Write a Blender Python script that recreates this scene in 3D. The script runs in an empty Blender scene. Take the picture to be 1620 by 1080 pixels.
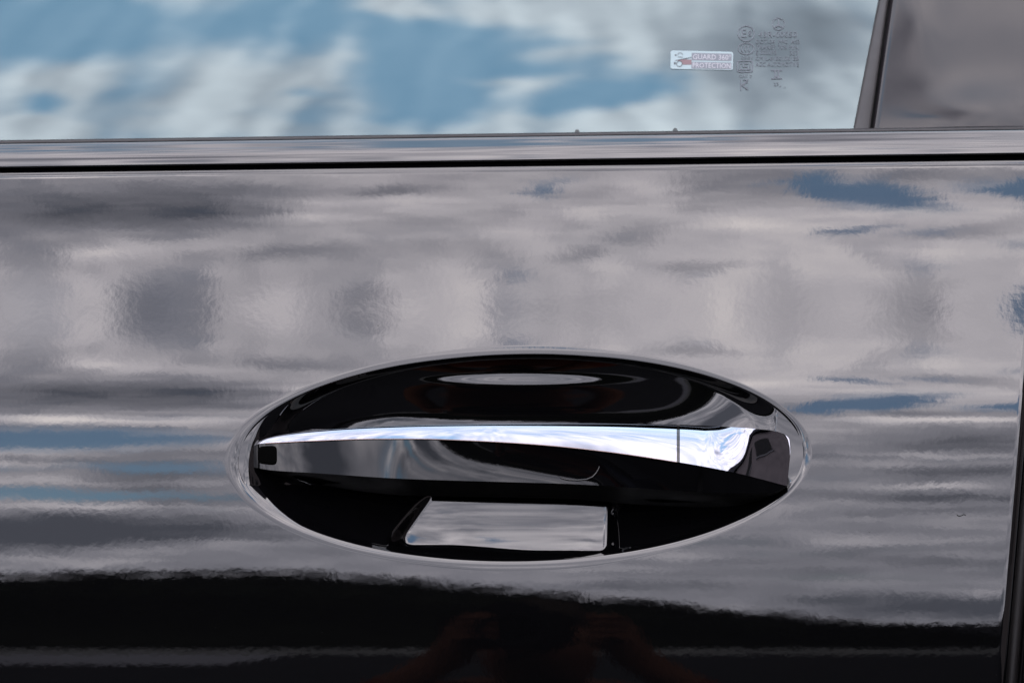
import bpy, bmesh, math, random
import numpy as np
from mathutils import Vector, noise as mnoise

R = math.radians
SC = bpy.context.scene
COL = SC.collection
random.seed(7)

# ------------------------------------------------------------------ camera
S = 0.00026            # metres per photo pixel at the door skin
DIST = 1.5             # camera to door
Z0 = 0.95              # height of the picture centre on the door
PITCH = R(5.0)         # the photographer crouches and looks slightly up
CAM = np.array([0.0, -DIST * math.cos(PITCH), Z0 - DIST * math.sin(PITCH)])
FWD = np.array([0.0, math.cos(PITCH), math.sin(PITCH)])
UP = np.array([0.0, -math.sin(PITCH), math.cos(PITCH)])

cam_data = bpy.data.cameras.new('camera')
cam = bpy.data.objects.new('camera', cam_data)
COL.objects.link(cam)
cam.location = CAM
cam.rotation_euler = (math.pi / 2 + PITCH, 0, 0)
cam_data.sensor_width = 36.0
cam_data.lens = 36.0 * DIST / (1620 * S)
cam_data.clip_start = 0.05
cam_data.clip_end = 3000
cam_data.dof.use_dof = True
cam_data.dof.focus_distance = DIST
cam_data.dof.aperture_fstop = 10.0
SC.camera = cam

# ------------------------------------------------------------------ light, exposure
SUN_EL, SUN_AZ = R(52), R(20)      # sun high behind the car, veiled by cloud
EXPOSURE = 1.7
SC.view_settings.view_transform = 'Standard'
SC.view_settings.look = 'None'
SC.view_settings.gamma = 1.0
SC.view_settings.use_curve_mapping = False
SC.view_settings.exposure = EXPOSURE
SC.render.engine = 'CYCLES'
SC.cycles.max_bounces = 8
SC.cycles.glossy_bounces = 6
SC.cycles.sample_clamp_indirect = 6.0
SC.cycles.use_denoising = True

sun_data = bpy.data.lights.new('sun', 'SUN')
sun_data.energy = 0.5
sun_data.angle = R(12)
sun_data.color = (1.0, 0.95, 0.88)
sun = bpy.data.objects.new('sun', sun_data)
COL.objects.link(sun)
sd = Vector((math.sin(SUN_AZ) * math.cos(SUN_EL), math.cos(SUN_AZ) * math.cos(SUN_EL), math.sin(SUN_EL)))
sun.rotation_euler = sd.to_track_quat('Z', 'Y').to_euler()

# ------------------------------------------------------------------ sky: Nishita with a broken cloud deck
# each entry: azimuth, elevation (degrees, azimuth 0 faces the car door), half widths, rotation, amount
#@@BLOBS
COVER_BLOBS = [
    (7.36, 23.39, 1.22, 2.75, 0, -1.2), (1.09, 23.82, 0.64, 2.36, 0, -0.8), (11.49, 23.11, 0.84, 1.74, 0, -0.6), (13.03, 23.11, 1.3, 2.27, 0, -1.2),
    (8.69, 29.47, 0.64, 1.48, 0, -0.8), (13.13, 34.89, 1.07, 1.46, 0, -1.2), (9.02, 24.9, 2.29, 3.52, 0, -1.3), (12.97, 23.72, 1.38, 3.3, 0, -1.4),
    (-10.97, 17.75, 6.43, 2.3, 0, -1.35), (-7.99, 13.98, 3.06, 0.97, 0, -0.8), (-10.64, 11.15, 5.81, 0.92, 0, -1.2), (-12.45, 13.57, 2.45, 0.6, 0, -0.7),
    (-12.94, 12.52, 0.92, 0.38, 0, -0.6), (10.51, 29.73, 0.92, 0.97, 0, -0.5), (0.02, 33.59, 0.61, 0.47, 0, -0.45), (10.74, 33.0, 0.55, 1.02, 0, -0.4),
    (13.13, 30.69, 0.92, 0.96, 0, -0.5), (5.2, 34.03, 0.61, 0.35, 0, -0.35), (11.49, 32.73, 0.69, 0.42, 0, -0.4), (-24.1, 65.11, 9.18, 3.4, 0, -1.2),
    (-13.5, 66.33, 5.9, 4.0, 0, -0.7), (-4.96, 64.57, 6.96, 3.87, 0, -1.1), (-3.25, 60.99, 3.86, 2.37, 0, -1.1), (3.72, 60.98, 4.46, 1.63, 0, -1.2),
    (6.21, 62.21, 4.61, 1.12, 0, -0.7), (1.31, 63.43, 5.44, 0.95, 0, -0.6), (-21.55, 59.87, 1.38, 1.22, 0, -0.8), (-17.7, 61.62, 2.36, 1.66, 0, -0.4),
    (-9.63, 61.36, 1.49, 0.6, 0, -0.5), (2.4, 65.05, 3.72, 0.52, 0, -0.4), (-21.22, 61.76, 3.21, 1.84, 0, 0.5), (-13.05, 61.58, 5.95, 2.53, 0, 0.5),
    (-9.08, 63.82, 2.9, 2.56, 0, 0.5), (-6.99, 67.45, 2.94, 1.37, 0, 0.6), (0.4, 67.14, 10.87, 1.12, 0, 0.6), (10.88, 65.89, 8.96, 2.97, 0, 0.7),
    (-0.6, 62.83, 2.52, 0.6, 0, 0.4), (6.13, 60.05, 4.91, 1.2, 0, 0.7), (13.88, 61.95, 5.15, 3.37, 0, 0.6), (-20.78, 58.03, 3.19, 1.07, 0, 0.7),
    (-12.09, 58.87, 7.19, 0.85, 0, 0.4), (-14.5, 14.2, 3.0, 2.5, 0, -0.3),
]
SHADE_BLOBS = [
    (-11.3, 26.32, 6.43, 6.61, 0, -0.45), (-7.99, 26.4, 4.59, 3.97, 0, -0.2), (-4.16, 23.97, 3.06, 1.68, 0, -0.25), (-2.66, 23.97, 1.38, 0.92, 0, -0.25),
    (-10.14, 31.59, 2.29, 1.1, 0, 0.35), (-5.5, 28.29, 2.45, 1.21, 0, 0.2), (-12.12, 34.85, 2.29, 2.32, 0, 0.35), (-9.25, 34.87, 1.53, 1.44, 0, -0.12),
    (-9.58, 34.85, 0.92, 0.35, 0, -0.08), (-4.0, 34.89, 1.3, 0.67, 0, -0.14), (-3.66, 34.8, 0.77, 0.51, 0, -0.1), (-11.63, 34.8, 0.92, 0.51, 0, -0.3),
    (10.67, 34.89, 1.99, 2.16, 0, -0.22), (5.7, 34.89, 0.92, 2.35, 0, 0.15), (1.52, 26.96, 2.45, 3.14, 0, 0.2), (4.03, 31.09, 2.29, 1.95, 0, -0.15),
    (-0.82, 34.55, 1.84, 0.73, 0, 0.12), (-10.14, 20.75, 6.43, 1.23, 0, 0.5), (-11.3, 15.9, 3.06, 0.71, 0, 0.4), (-11.79, 14.26, 2.45, 0.7, 0, 0.25),
    (-8.16, 12.52, 6.43, 0.57, 0, 0.3), (-9.32, 9.92, 5.51, 0.55, 0, 0.5), (-10.97, 7.66, 6.43, 1.73, 0, -0.75), (-6.83, 8.47, 1.84, 0.71, 0, -0.25),
    (-12.45, 6.1, 3.06, 0.54, 0, -0.3), (-11.46, 5.25, 4.59, 0.63, 0, 0.15), (10.17, 20.48, 3.37, 0.93, 0, 0.45), (10.84, 17.75, 3.98, 2.39, 0, -0.35),
    (9.85, 15.59, 3.37, 0.47, 0, 0.35), (10.67, 13.84, 3.67, 0.96, 0, -0.3), (9.35, 12.14, 1.84, 0.57, 0, 0.45), (10.17, 10.78, 3.98, 0.61, 0, -0.35),
    (11.16, 5.25, 3.37, 0.53, 0, -0.3), (9.85, 3.12, 3.98, 0.66, 0, 0.1), (10.67, 1.5, 6.43, 1.36, 0, -0.5), (2.36, 3.12, 4.59, 0.88, 0, -0.2),
    (-0.15, 4.72, 4.59, 0.64, 0, 0.1), (14.21, 64.11, 7.79, 5.74, 0, -0.4), (18.09, 65.52, 4.05, 3.31, 0, -0.2), (-3.16, 25.89, 1.84, 2.13, 0, 0.2),
    (3.2, 23.97, 2.14, 1.84, 0, 0.18), (6.2, 28.8, 1.84, 2.05, 0, 0.25), (5.36, 33.43, 1.84, 0.56, 0, -0.3), (9.85, 26.96, 2.45, 2.09, 0, 0.2),
    (7.86, 33.27, 3.06, 1.31, 0, 0.15), (2.02, 32.28, 1.38, 0.89, 0, -0.2), (11.82, 31.71, 1.84, 1.32, 0, 0.15), (-6.33, 32.28, 2.29, 1.11, 0, -0.2),
    (-6.5, 34.72, 1.68, 0.65, 0, 0.2), (-1.82, 31.71, 2.14, 1.56, 0, -0.15), (1.52, 34.85, 1.84, 0.56, 0, -0.15), (-25, 13.5, 6, 7, 0, -0.75),
    (-12.8, 13, 1.8, 4, 0, 0.4), (-8, 12, 2.2, 3, 0, -0.25), (-40, 12, 6, 5, 0, 0.25),
]
#@@END
world = bpy.data.worlds.new('World')
SC.world = world
world.use_nodes = True
world.cycles.sampling_method = 'MANUAL'
world.cycles.sample_map_resolution = 256
wt = world.node_tree
wt.nodes.clear()


class NT:
    """short helper to write node trees as expressions"""
    def __init__(self, tree):
        self.t = tree

    def node(self, typ, **kw):
        n = self.t.nodes.new(typ)
        for k, v in kw.items():
            setattr(n, k, v)
        return n

    def put(self, sock, v):
        if hasattr(v, 'is_output'):
            self.t.links.new(v, sock)
        elif v is not None:
            sock.default_value = v

    def m(self, op, a, b=None, c=None, clamp=False):
        n = self.node('ShaderNodeMath', operation=op, use_clamp=clamp)
        for i, v in enumerate((a, b, c)):
            self.put(n.inputs[i], v)
        return n.outputs[0]

    def v(self, op, a, b=None, scale=None):
        n = self.node('ShaderNodeVectorMath', operation=op)
        self.put(n.inputs[0], a)
        if b is not None:
            self.put(n.inputs[1], b)
        if scale is not None:
            self.put(n.inputs['Scale'], scale)
        return n.outputs[0]

    def noise(self, vec, scale, detail=4, rough=0.5, lac=2.0, dist=0.0, out=0, typ=None):
        n = self.node('ShaderNodeTexNoise')
        if typ:
            n.noise_type = typ
        self.put(n.inputs['Vector'], vec)
        n.inputs['Scale'].default_value = scale
        n.inputs['Detail'].default_value = detail
        n.inputs['Roughness'].default_value = rough
        n.inputs['Lacunarity'].default_value = lac
        n.inputs['Distortion'].default_value = dist
        return n.outputs[out]

    def ramp(self, x, stops, interp='LINEAR'):
        n = self.node('ShaderNodeValToRGB')
        n.color_ramp.interpolation = interp
        el = n.color_ramp.elements
        while len(el) > len(stops):
            el.remove(el[-1])
        while len(el) < len(stops):
            el.new(1.0)
        for e, (p, c) in zip(el, stops):
            e.position = p
            e.color = c if len(c) == 4 else (*c, 1)
        self.put(n.inputs[0], x)
        return n.outputs[0]

    def mix(self, f, a, b):
        n = self.node('ShaderNodeMix', data_type='RGBA')
        self.put(n.inputs[0], f)
        self.put(n.inputs[6], a)
        self.put(n.inputs[7], b)
        return n.outputs[2]

    def maprange(self, x, a, b, c=0.0, d=1.0, smooth=True):
        n = self.node('ShaderNodeMapRange')
        n.interpolation_type = 'SMOOTHSTEP' if smooth else 'LINEAR'
        for i, val in enumerate((x, a, b, c, d)):
            self.put(n.inputs[i], val)
        return n.outputs[0]

    def blobs(self, vec, lst, start):
        acc = start
        for az, el, wa, we, rot, amt in lst:
            mp = self.node('ShaderNodeMapping', vector_type='TEXTURE')
            self.put(mp.inputs['Vector'], vec)
            mp.inputs['Location'].default_value = (az, el, 0)
            mp.inputs['Rotation'].default_value = (0, 0, R(rot))
            mp.inputs['Scale'].default_value = (wa, we, 1)
            g = self.node('ShaderNodeTexGradient', gradient_type='SPHERICAL')
            self.put(g.inputs['Vector'], mp.outputs[0])
            acc = self.m('MULTIPLY_ADD', g.outputs['Fac'], amt, acc)
        return acc


W = NT(wt)
geo = W.node('ShaderNodeTexCoord').outputs['Generated']
sep = W.node('ShaderNodeSeparateXYZ')
W.put(sep.inputs[0], geo)
sx, sy, sz = sep.outputs
el_deg = W.m('MULTIPLY', W.m('ARCSINE', sz), 180 / math.pi)
az_deg = W.m('MULTIPLY', W.m('ARCTAN2', sx, W.m('MULTIPLY', sy, -1.0)), 180 / math.pi)
cmb = W.node('ShaderNodeCombineXYZ')
W.put(cmb.inputs[0], az_deg)
W.put(cmb.inputs[1], el_deg)
sph = cmb.outputs[0]
# cloud-deck coordinates (flat layer overhead, so it streaks towards the horizon)
den = W.m('ADD', W.m('MAXIMUM', sz, 0.0), 0.10)
cmb2 = W.node('ShaderNodeCombineXYZ')
W.put(cmb2.inputs[0], W.m('DIVIDE', sx, den))
W.put(cmb2.inputs[1], W.m('DIVIDE', sy, den))
deck = cmb2.outputs[0]
# ragged edges: the coordinates are pushed about by noise, wide puffs and small tufts
wob1 = W.v('SUBTRACT', W.noise(geo, 11.0, 6, 0.62, out=1), (0.5, 0.5, 0.5))
wob2 = W.v('SUBTRACT', W.noise(geo, 70.0, 3, 0.6, out=1), (0.5, 0.5, 0.5))
sphw = W.v('ADD', sph, W.v('MULTIPLY', wob1, (5.0, 3.2, 0.0)))
sphw = W.v('ADD', sphw, W.v('MULTIPLY', wob2, (1.6, 1.0, 0.0)))
n_big = W.noise(deck, 1.1, 5, 0.58, dist=0.3)
n_mid = W.noise(deck, 3.6, 6, 0.66, dist=0.2)
# puffs a few degrees wide; lower down they give way to the streaks of the deck seen edge-on
n_puff = W.noise(W.v('MULTIPLY', sphw, (0.42, 0.155, 0.0)), 1.0, 6, 0.6, dist=0.4)
n_fine = W.m('ADD', W.m('MULTIPLY', W.m('MULTIPLY_ADD', n_puff, 1.35, -0.175), W.maprange(el_deg, 14.0, 28.0)),
             W.m('MULTIPLY', W.noise(geo, 26.0, 5, 0.6, dist=0.3), W.maprange(el_deg, 14.0, 28.0, 0.45, 0.0)))
cover0 = W.m('MULTIPLY_ADD', n_big, 0.7, 0.28)
cover0 = W.m('ADD', cover0, W.m('MULTIPLY_ADD', n_mid, 0.35, -0.175))
cover0 = W.m('ADD', cover0, W.m('MULTIPLY_ADD', n_fine, 0.8, -0.40))
cover0 = W.m('ADD', cover0, W.maprange(el_deg, 38.0, 54.0, 0.32, 0.04))
cover0 = W.m('ADD', cover0, W.maprange(el_deg, 66.0, 76.0, 0.0, -0.22))
cover0 = W.m('ADD', cover0, W.maprange(el_deg, 14.0, 28.0, 0.22, 0.0))
# thin layers seen edge-on low in the sky
n_streak = W.m('MULTIPLY', W.m('SUBTRACT', W.noise(W.v('MULTIPLY', sphw, (0.085, 0.80, 0.0)), 1.0, 5, 0.62, dist=0.5), 0.5), W.maprange(el_deg, 17.0, 27.0, 1.0, 0.0))
cover0 = W.m('MULTIPLY_ADD', n_streak, 0.85, cover0)
cover = W.maprange(W.blobs(sphw, COVER_BLOBS, cover0), 0.10, 0.90, W.maprange(el_deg, 38.0, 54.0, 0.08, 0.20), 1.0)
n_shade = W.noise(W.v('ADD', deck, (7.3, 2.1, 0.0)), 2.6, 7, 0.66, dist=0.3)
shade0 = W.m('MULTIPLY_ADD', n_shade, 0.7, 0.30)
shade0 = W.m('ADD', shade0, W.m('MULTIPLY_ADD', n_fine, 0.75, -0.375))
shade0 = W.m('ADD', shade0, W.maprange(el_deg, 4.0, 27.0, -0.07, 0.02))
shade0 = W.m('ADD', shade0, W.maprange(el_deg, 42.0, 56.0, 0.0, -0.05))
shade0 = W.m('MULTIPLY_ADD', n_streak, 0.80, shade0)
shade = W.maprange(W.blobs(sphw, SHADE_BLOBS, shade0), 0.05, 1.05, smooth=False)
CLOUD_GAIN = 10.4   # radiance of the brightest cloud before the background strength
cloud_ramp = W.ramp(shade, [(0.0, (0.095, 0.10, 0.125)), (0.35, (0.30, 0.295, 0.34)),
                            (0.7, (0.69, 0.65, 0.695)), (1.0, (1.08, 0.995, 0.985))])
cloud_col = W.v('SCALE', cloud_ramp, scale=CLOUD_GAIN)
sky = W.node('ShaderNodeTexSky', sky_type='NISHITA')
sky.sun_disc = False
sky.sun_elevation = SUN_EL
sky.sun_rotation = SUN_AZ
sky.dust_density = 2.2
sky.ozone_density = 0.7
sky.air_density = 1.0
sky_col = W.v('MULTIPLY', sky.outputs[0], W.mix(W.maprange(el_deg, 30.0, 54.0), (1.02, 1.16, 1.17, 1), (0.93, 1.30, 1.18, 1)))      # a clear, slightly hazy cyan blue
sky_col = W.v('SCALE', sky_col, scale=W.m('ADD', W.maprange(el_deg, 36.0, 56.0, 0.9, 1.45), W.maprange(el_deg, 6.0, 30.0, -0.18, 0.0)))
bg = W.node('ShaderNodeBackground')
bg.inputs['Strength'].default_value = 0.15
W.put(bg.inputs['Color'], W.mix(cover, sky_col, cloud_col))
wo = W.node('ShaderNodeOutputWorld')
wt.links.new(bg.outputs[0], wo.inputs['Surface'])


# ------------------------------------------------------------------ materials
def new_mat(name):
    mt = bpy.data.materials.new(name)
    mt.use_nodes = True
    t = mt.node_tree
    p = next(n for n in t.nodes if n.type == 'BSDF_PRINCIPLED')
    return mt, NT(t), p


def gloss_mat(name, color, rough, ior=2.0, metallic=0.0, peel=0.0, peel_scale=330.0, wave=0.0, dirt=0.0):
    mt, T, p = new_mat(name)
    p.inputs['Base Color'].default_value = (*color, 1)
    p.inputs['Metallic'].default_value = metallic
    p.inputs['IOR'].default_value = ior
    obj = T.node('ShaderNodeTexCoord').outputs['Object']
    # faint smears: gloss varies a little over the surface
    sm = T.noise(obj, 22.0, 5, 0.65)
    T.put(p.inputs['Roughness'], T.maprange(sm, 0.35, 0.75, rough, rough * 1.6 + dirt, smooth=False))
    if peel or wave:
        nrm = None
        if wave:
            b = T.node('ShaderNodeBump')
            b.inputs['Strength'].default_value = 1.0
            b.inputs['Distance'].default_value = wave
            T.put(b.inputs['Height'], T.noise(obj, 26.0, 1, 0.4))
            nrm = b.outputs[0]
        if peel:
            b2 = T.node('ShaderNodeBump')
            b2.inputs['Strength'].default_value = 1.0
            b2.inputs['Distance'].default_value = peel
            T.put(b2.inputs['Height'], T.noise(obj, peel_scale, 2, 0.5))
            if nrm is not None:
                T.put(b2.inputs['Normal'], nrm)
            nrm = b2.outputs[0]
        T.put(p.inputs['Normal'], nrm)
    return mt


M = {}
M['paint'] = gloss_mat('black_paint', (0.0025, 0.0025, 0.003), 0.012, 2.0, peel=0.0000066, peel_scale=310.0, dirt=0.004)
M['bowl'] = gloss_mat('black_recess_paint', (0.002, 0.002, 0.0025), 0.012, 2.0, peel=0.000002)
M['piano'] = gloss_mat('black_gloss_plastic', (0.002, 0.002, 0.0025), 0.02, 1.64, peel=0.000001)
M['under'] = gloss_mat('grained_black_plastic', (0.004, 0.004, 0.004), 0.5, 1.25)
M['trim'] = gloss_mat('gloss_belt_trim', (0.004, 0.004, 0.005), 0.03, 2.05)
M['chrome'] = gloss_mat('chrome', (0.35, 0.358, 0.40), 0.03, 1.5, metallic=1.0)
M['edge'] = gloss_mat('chrome_edge', (0.45, 0.33, 0.30), 0.15, 1.5, metallic=1.0)
M['pillar'] = gloss_mat('satin_pillar_plastic', (0.014, 0.012, 0.014), 0.07, 1.55, dirt=0.03)
M['rubber'] = gloss_mat('grey_rubber', (0.035, 0.032, 0.033), 0.45, 1.6)
M['gap'] = gloss_mat('black_rubber', (0.006, 0.006, 0.006), 0.7, 1.3)
M['black_patch'] = gloss_mat('matt_black', (0.002, 0.002, 0.002), 0.6, 1.05)
M['seal'] = gloss_mat('dark_door_seal', (0.02, 0.018, 0.018), 0.4, 1.5)
M['cabin'] = gloss_mat('dark_cabin_cloth', (0.05, 0.05, 0.06), 0.9, 1.4)
M['print'] = gloss_mat('grey_etched_print', (0.17, 0.192, 0.215), 0.6, 1.4)
M['stick_white'] = gloss_mat('sticker_film', (0.42, 0.53, 0.55), 0.35, 1.45)
M['stick_grey'] = gloss_mat('sticker_grey_print', (0.23, 0.25, 0.28), 0.4, 1.45)
M['stick_text'] = gloss_mat('sticker_white_print', (0.58, 0.58, 0.62), 0.4, 1.45)
M['peg'] = gloss_mat('grey_plastic_peg', (0.07, 0.08, 0.08), 0.4, 1.45)
M['stick_line'] = gloss_mat('sticker_dark_line', (0.09, 0.10, 0.11), 0.4, 1.45)
M['stick_red'] = gloss_mat('sticker_red_print', (0.26, 0.17, 0.18), 0.4, 1.45)

# window glass: clear tinted pane with a mirror-like coat
mt = bpy.data.materials.new('tinted_glass')
mt.use_nodes = True
T = NT(mt.node_tree)
mt.node_tree.nodes.clear()
gl = T.node('ShaderNodeBsdfGlossy')
gl.inputs['Color'].default_value = (0.80, 0.98, 1.0, 1)
gl.inputs['Roughness'].default_value = 0.0
tr = T.node('ShaderNodeBsdfTransparent')
tr.inputs['Color'].default_value = (0.30, 0.34, 0.34, 1)
fr = T.node('ShaderNodeFresnel')
fr.inputs['IOR'].default_value = 2.6
mx = T.node('ShaderNodeMixShader')
T.put(mx.inputs[0], fr.outputs[0])
T.put(mx.inputs[1], tr.outputs[0])
T.put(mx.inputs[2], gl.outputs[0])
mo = T.node('ShaderNodeOutputMaterial')
T.put(mo.inputs[0], mx.outputs[0])
M['glass'] = mt


def ground_mat(name, c1, c2, scale, rough=0.9):
    mt, T, p = new_mat(name)
    obj = T.node('ShaderNodeTexCoord').outputs['Object']
    n = T.noise(obj, scale, 8, 0.7)
    T.put(p.inputs['Base Color'], T.ramp(n, [(0.3, c1), (0.7, c2)]))
    p.inputs['Roughness'].default_value = rough
    p.inputs['Specular IOR Level'].default_value = 0.0
    return mt


M['ground'] = ground_mat('dark_asphalt', (0.006, 0.006, 0.007), (0.011, 0.011, 0.012), 3.0)  # base colour set far darker than real asphalt
M['road'] = ground_mat('pale_worn_road', (0.055, 0.054, 0.062), (0.085, 0.084, 0.095), 0.6)
M['kerb'] = ground_mat('pale_kerb_stone', (0.08, 0.08, 0.085), (0.13, 0.13, 0.13), 2.0)
M['render'] = ground_mat('brown_render', (0.085, 0.075, 0.075), (0.135, 0.118, 0.116), 2.0)
M['slate'] = ground_mat('dark_slate', (0.02, 0.02, 0.025), (0.04, 0.04, 0.045), 3.0)
M['dust'] = ground_mat('grey_dust', (0.05, 0.048, 0.045), (0.16, 0.155, 0.15), 900.0)
M['skin'] = ground_mat('skin', (0.030, 0.013, 0.008), (0.042, 0.018, 0.012), 30.0)
M['jacket'] = ground_mat('rust_jacket', (0.016, 0.0045, 0.003), (0.028, 0.007, 0.0045), 40.0)
M['denim'] = ground_mat('dark_trousers', (0.010, 0.011, 0.016), (0.018, 0.020, 0.028), 60.0)
M['hair'] = ground_mat('dark_hair', (0.006, 0.005, 0.004), (0.014, 0.010, 0.008), 60.0)
M['leaf'] = ground_mat('dark_foliage', (0.0025, 0.003, 0.002), (0.006, 0.007, 0.0045), 1.5)


# ------------------------------------------------------------------ mesh helpers
def link(name, verts, faces, mat, parent=None, smooth=True, mats=None, fmat=None, sharp=None):
    me = bpy.data.meshes.new(name)
    me.from_pydata([tuple(map(float, v)) for v in verts], [], [tuple(map(int, f)) for f in faces])
    for m_ in (mats or [mat]):
        me.materials.append(m_)
    if fmat is not None:
        me.polygons.foreach_set('material_index', fmat)
    me.polygons.foreach_set('use_smooth', [smooth] * len(me.polygons))
    me.update()
    if sharp is not None:
        me.set_sharp_from_angle(angle=R(sharp))
    o = bpy.data.objects.new(name, me)
    COL.objects.link(o)
    if parent is not None:
        o.parent = parent
    return o


def grid_faces(nu, nv, wrap_u=False, wrap_v=False, off=0):
    f = []
    for i in range(nu if wrap_u else nu - 1):
        for j in range(nv if wrap_v else nv - 1):
            a = i * nv + j
            b = ((i + 1) % nu) * nv + j
            c = ((i + 1) % nu) * nv + (j + 1) % nv
            d = i * nv + (j + 1) % nv
            f.append((a + off, b + off, c + off, d + off))
    return f


def ray(px, py):
    px = np.asarray(px, float)
    py = np.asarray(py, float)
    return (FWD[None] * DIST + np.stack([(px - 810) * S, 0 * px, 0 * px], -1) + UP[None] * ((540 - py) * S)[..., None])


def pt(px, py, y):
    """world point at depth y on the sight line that passes picture position (px, py)"""
    px, py, y = np.broadcast_arrays(np.atleast_1d(np.asarray(px, float)), np.atleast_1d(np.asarray(py, float)),
                                    np.atleast_1d(np.asarray(y, float)))
    d = ray(px, py)
    t = (y - CAM[1]) / d[..., 1]
    return CAM + d * t[..., None]


def pchip(xs, ys):
    """monotone cubic through the given stations, vectorised"""
    x = np.array(xs, float)
    y = np.array(ys, float)
    h = np.diff(x)
    dl = np.diff(y) / h
    d = np.zeros_like(y)
    d[0], d[-1] = dl[0], dl[-1]
    for i in range(1, len(x) - 1):
        if dl[i - 1] * dl[i] > 0:
            w1, w2 = 2 * h[i] + h[i - 1], h[i] + 2 * h[i - 1]
            d[i] = (w1 + w2) / (w1 / dl[i - 1] + w2 / dl[i])

    def f(q):
        q = np.asarray(q, float)
        qc = np.clip(q, x[0], x[-1])
        i = np.clip(np.searchsorted(x, qc) - 1, 0, len(h) - 1)
        t = (qc - x[i]) / h[i]
        a = y[i] * (1 + 2 * t) * (1 - t) ** 2 + y[i + 1] * t * t * (3 - 2 * t)
        b = h[i] * (d[i] * t * (1 - t) ** 2 - d[i + 1] * t * t * (1 - t))
        return a + b + np.where(q < x[0], (q - x[0]) * d[0], 0) + np.where(q > x[-1], (q - x[-1]) * d[-1], 0)
    return f


def sstep(x, a, b):
    t = np.clip((np.asarray(x, float) - a) / (b - a), 0, 1)
    return t * t * (3 - 2 * t)


# ------------------------------------------------------------------ the car body section
# reflected elevation wanted at heights on the door (photo rows), turned into a surface slope
def tilt_from_e(py, e):
    phi = math.degrees(PITCH) - (np.asarray(py, float) - 540) * S / DIST * 57.3
    return (np.asarray(e, float) - phi) / 2


E_PY = [120, 285, 330, 370, 420, 455, 490, 520, 545, 572, 598, 635, 670, 720, 800, 850, 905, 960, 1020, 1080, 1300, 1800]
E_EL = [16, 24, 28.2, 31.2, 33.7, 34.7, 35, 34.6, 33.7, 32.4, 30.2, 25.0, 20, 15.5, 10.2, 7.2, 4.2, 1.2, -1.8, -5, -16, -30]
t_prof = pchip(E_PY, tilt_from_e(E_PY, E_EL))
_zz = np.linspace(-0.36, 0.16, 5201)             # z - Z0
_tt = np.radians(t_prof(540 - _zz / S))
_yy = np.concatenate([[0], np.cumsum(0.5 * (np.tan(_tt[1:]) + np.tan(_tt[:-1])) * np.diff(_zz))])
_yy -= np.interp((540 - 720) * S, _zz, _yy)


def door_y(x, z):
    return np.interp(z - Z0, _zz, _yy) + x * x / (2 * 7.0)


def on_door(px, py, off=0.0):
    px, py = np.broadcast_arrays(np.atleast_1d(np.asarray(px, float)), np.atleast_1d(np.asarray(py, float)))
    y = np.zeros(px.shape)
    for _ in range(8):
        p = pt(px, py, y)
        y = door_y(p[..., 0], p[..., 2])
    p = pt(px, py, y)
    p[..., 1] += off
    return p


# ------------------------------------------------------------------ the car
car = bpy.data.objects.new('car', None)
COL.objects.link(car)
car.location = (0, 0, 0)
car['label'] = 'glossy black car, side door with chrome door handle mirroring a cloudy sky'
car['category'] = 'car'

# --- door skin: rings from the recess rim out to the shut lines
CX, CY, EA, EB, EROT = 824.0, 723.5, 447.0, 164.0, R(-1.0)
NA = 720
th = np.linspace(0, 2 * math.pi, NA, endpoint=False)
ex0, ey0 = EA * np.cos(th), EB * np.sin(th)
ex = ex0 * math.cos(EROT) - ey0 * math.sin(EROT)
ey = ex0 * math.sin(EROT) + ey0 * math.cos(EROT)
POLY = [(-1500, 299.0), (1647, 259.5), (1522, 1700), (-1500, 1700)]


def poly_exit(dx, dy):
    best = np.full(dx.shape, 1e9)
    for i in range(4):
        (ax, ay), (bx, by) = POLY[i], POLY[(i + 1) % 4]
        ux, uy = bx - ax, by - ay
        den_ = dx * uy - dy * ux
        with np.errstate(divide='ignore', invalid='ignore'):
            t = ((ax - CX) * uy - (ay - CY) * ux) / den_
        best = np.where((t > 0) & (t < best), t, best)
    return best


tmax = poly_exit(ex, ey)


LIP = 0.00042
LIPW = 0.075 * EB / np.hypot(EB * np.sin(th), EA * np.cos(th))      # the rolled lip is equally wide all round


def wall_drop(r):
    """depth of the rolled lip below the door skin, metres; r in recess radii"""
    # convex lip down to r = 1; deeper inside is the recess
    q = np.clip((1 + LIPW[None] - r) / LIPW[None], 0, 1.0)
    side = 1 + 0.25 * np.abs(np.cos(th))[None] ** 3
    return LIP * (0.66 * q + 0.34 * q ** 3.5) * side


rings = [1.0 + LIPW * (k / 18.0) ** 1.2 for k in range(19)]
r_in = rings[-1]
for k in range(1, 111):
    f = (k / 110.0)
    f = f * 0.55 + f * f * 0.45
    rings.append(r_in + (tmax - r_in) * f)
rr = np.stack(rings)                                  # ring, angle
PX = CX + rr * ex[None]
PY = CY + rr * ey[None]
# keep the outer ring on the shut-line corners
P = on_door(PX, PY)
P[..., 1] += wall_drop(rr)
# the panel edge rolls over: extra rings pushed outwards and back
cen = np.array([0.0, 0.0, 0.0])
outer = P[-1].copy()
nxt = np.roll(outer, -1, 0) - np.roll(outer, 1, 0)
nxt[:, 1] = 0
nxt /= np.linalg.norm(nxt, axis=1)[:, None]
outn = np.stack([nxt[:, 2], 0 * nxt[:, 0], -nxt[:, 0]], -1)
sgn = np.sign(np.sum(outn * (outer - np.array([0, 0, Z0 - 0.05])), axis=1))
outn *= sgn[:, None]
ROLL = 0.0045
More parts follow.
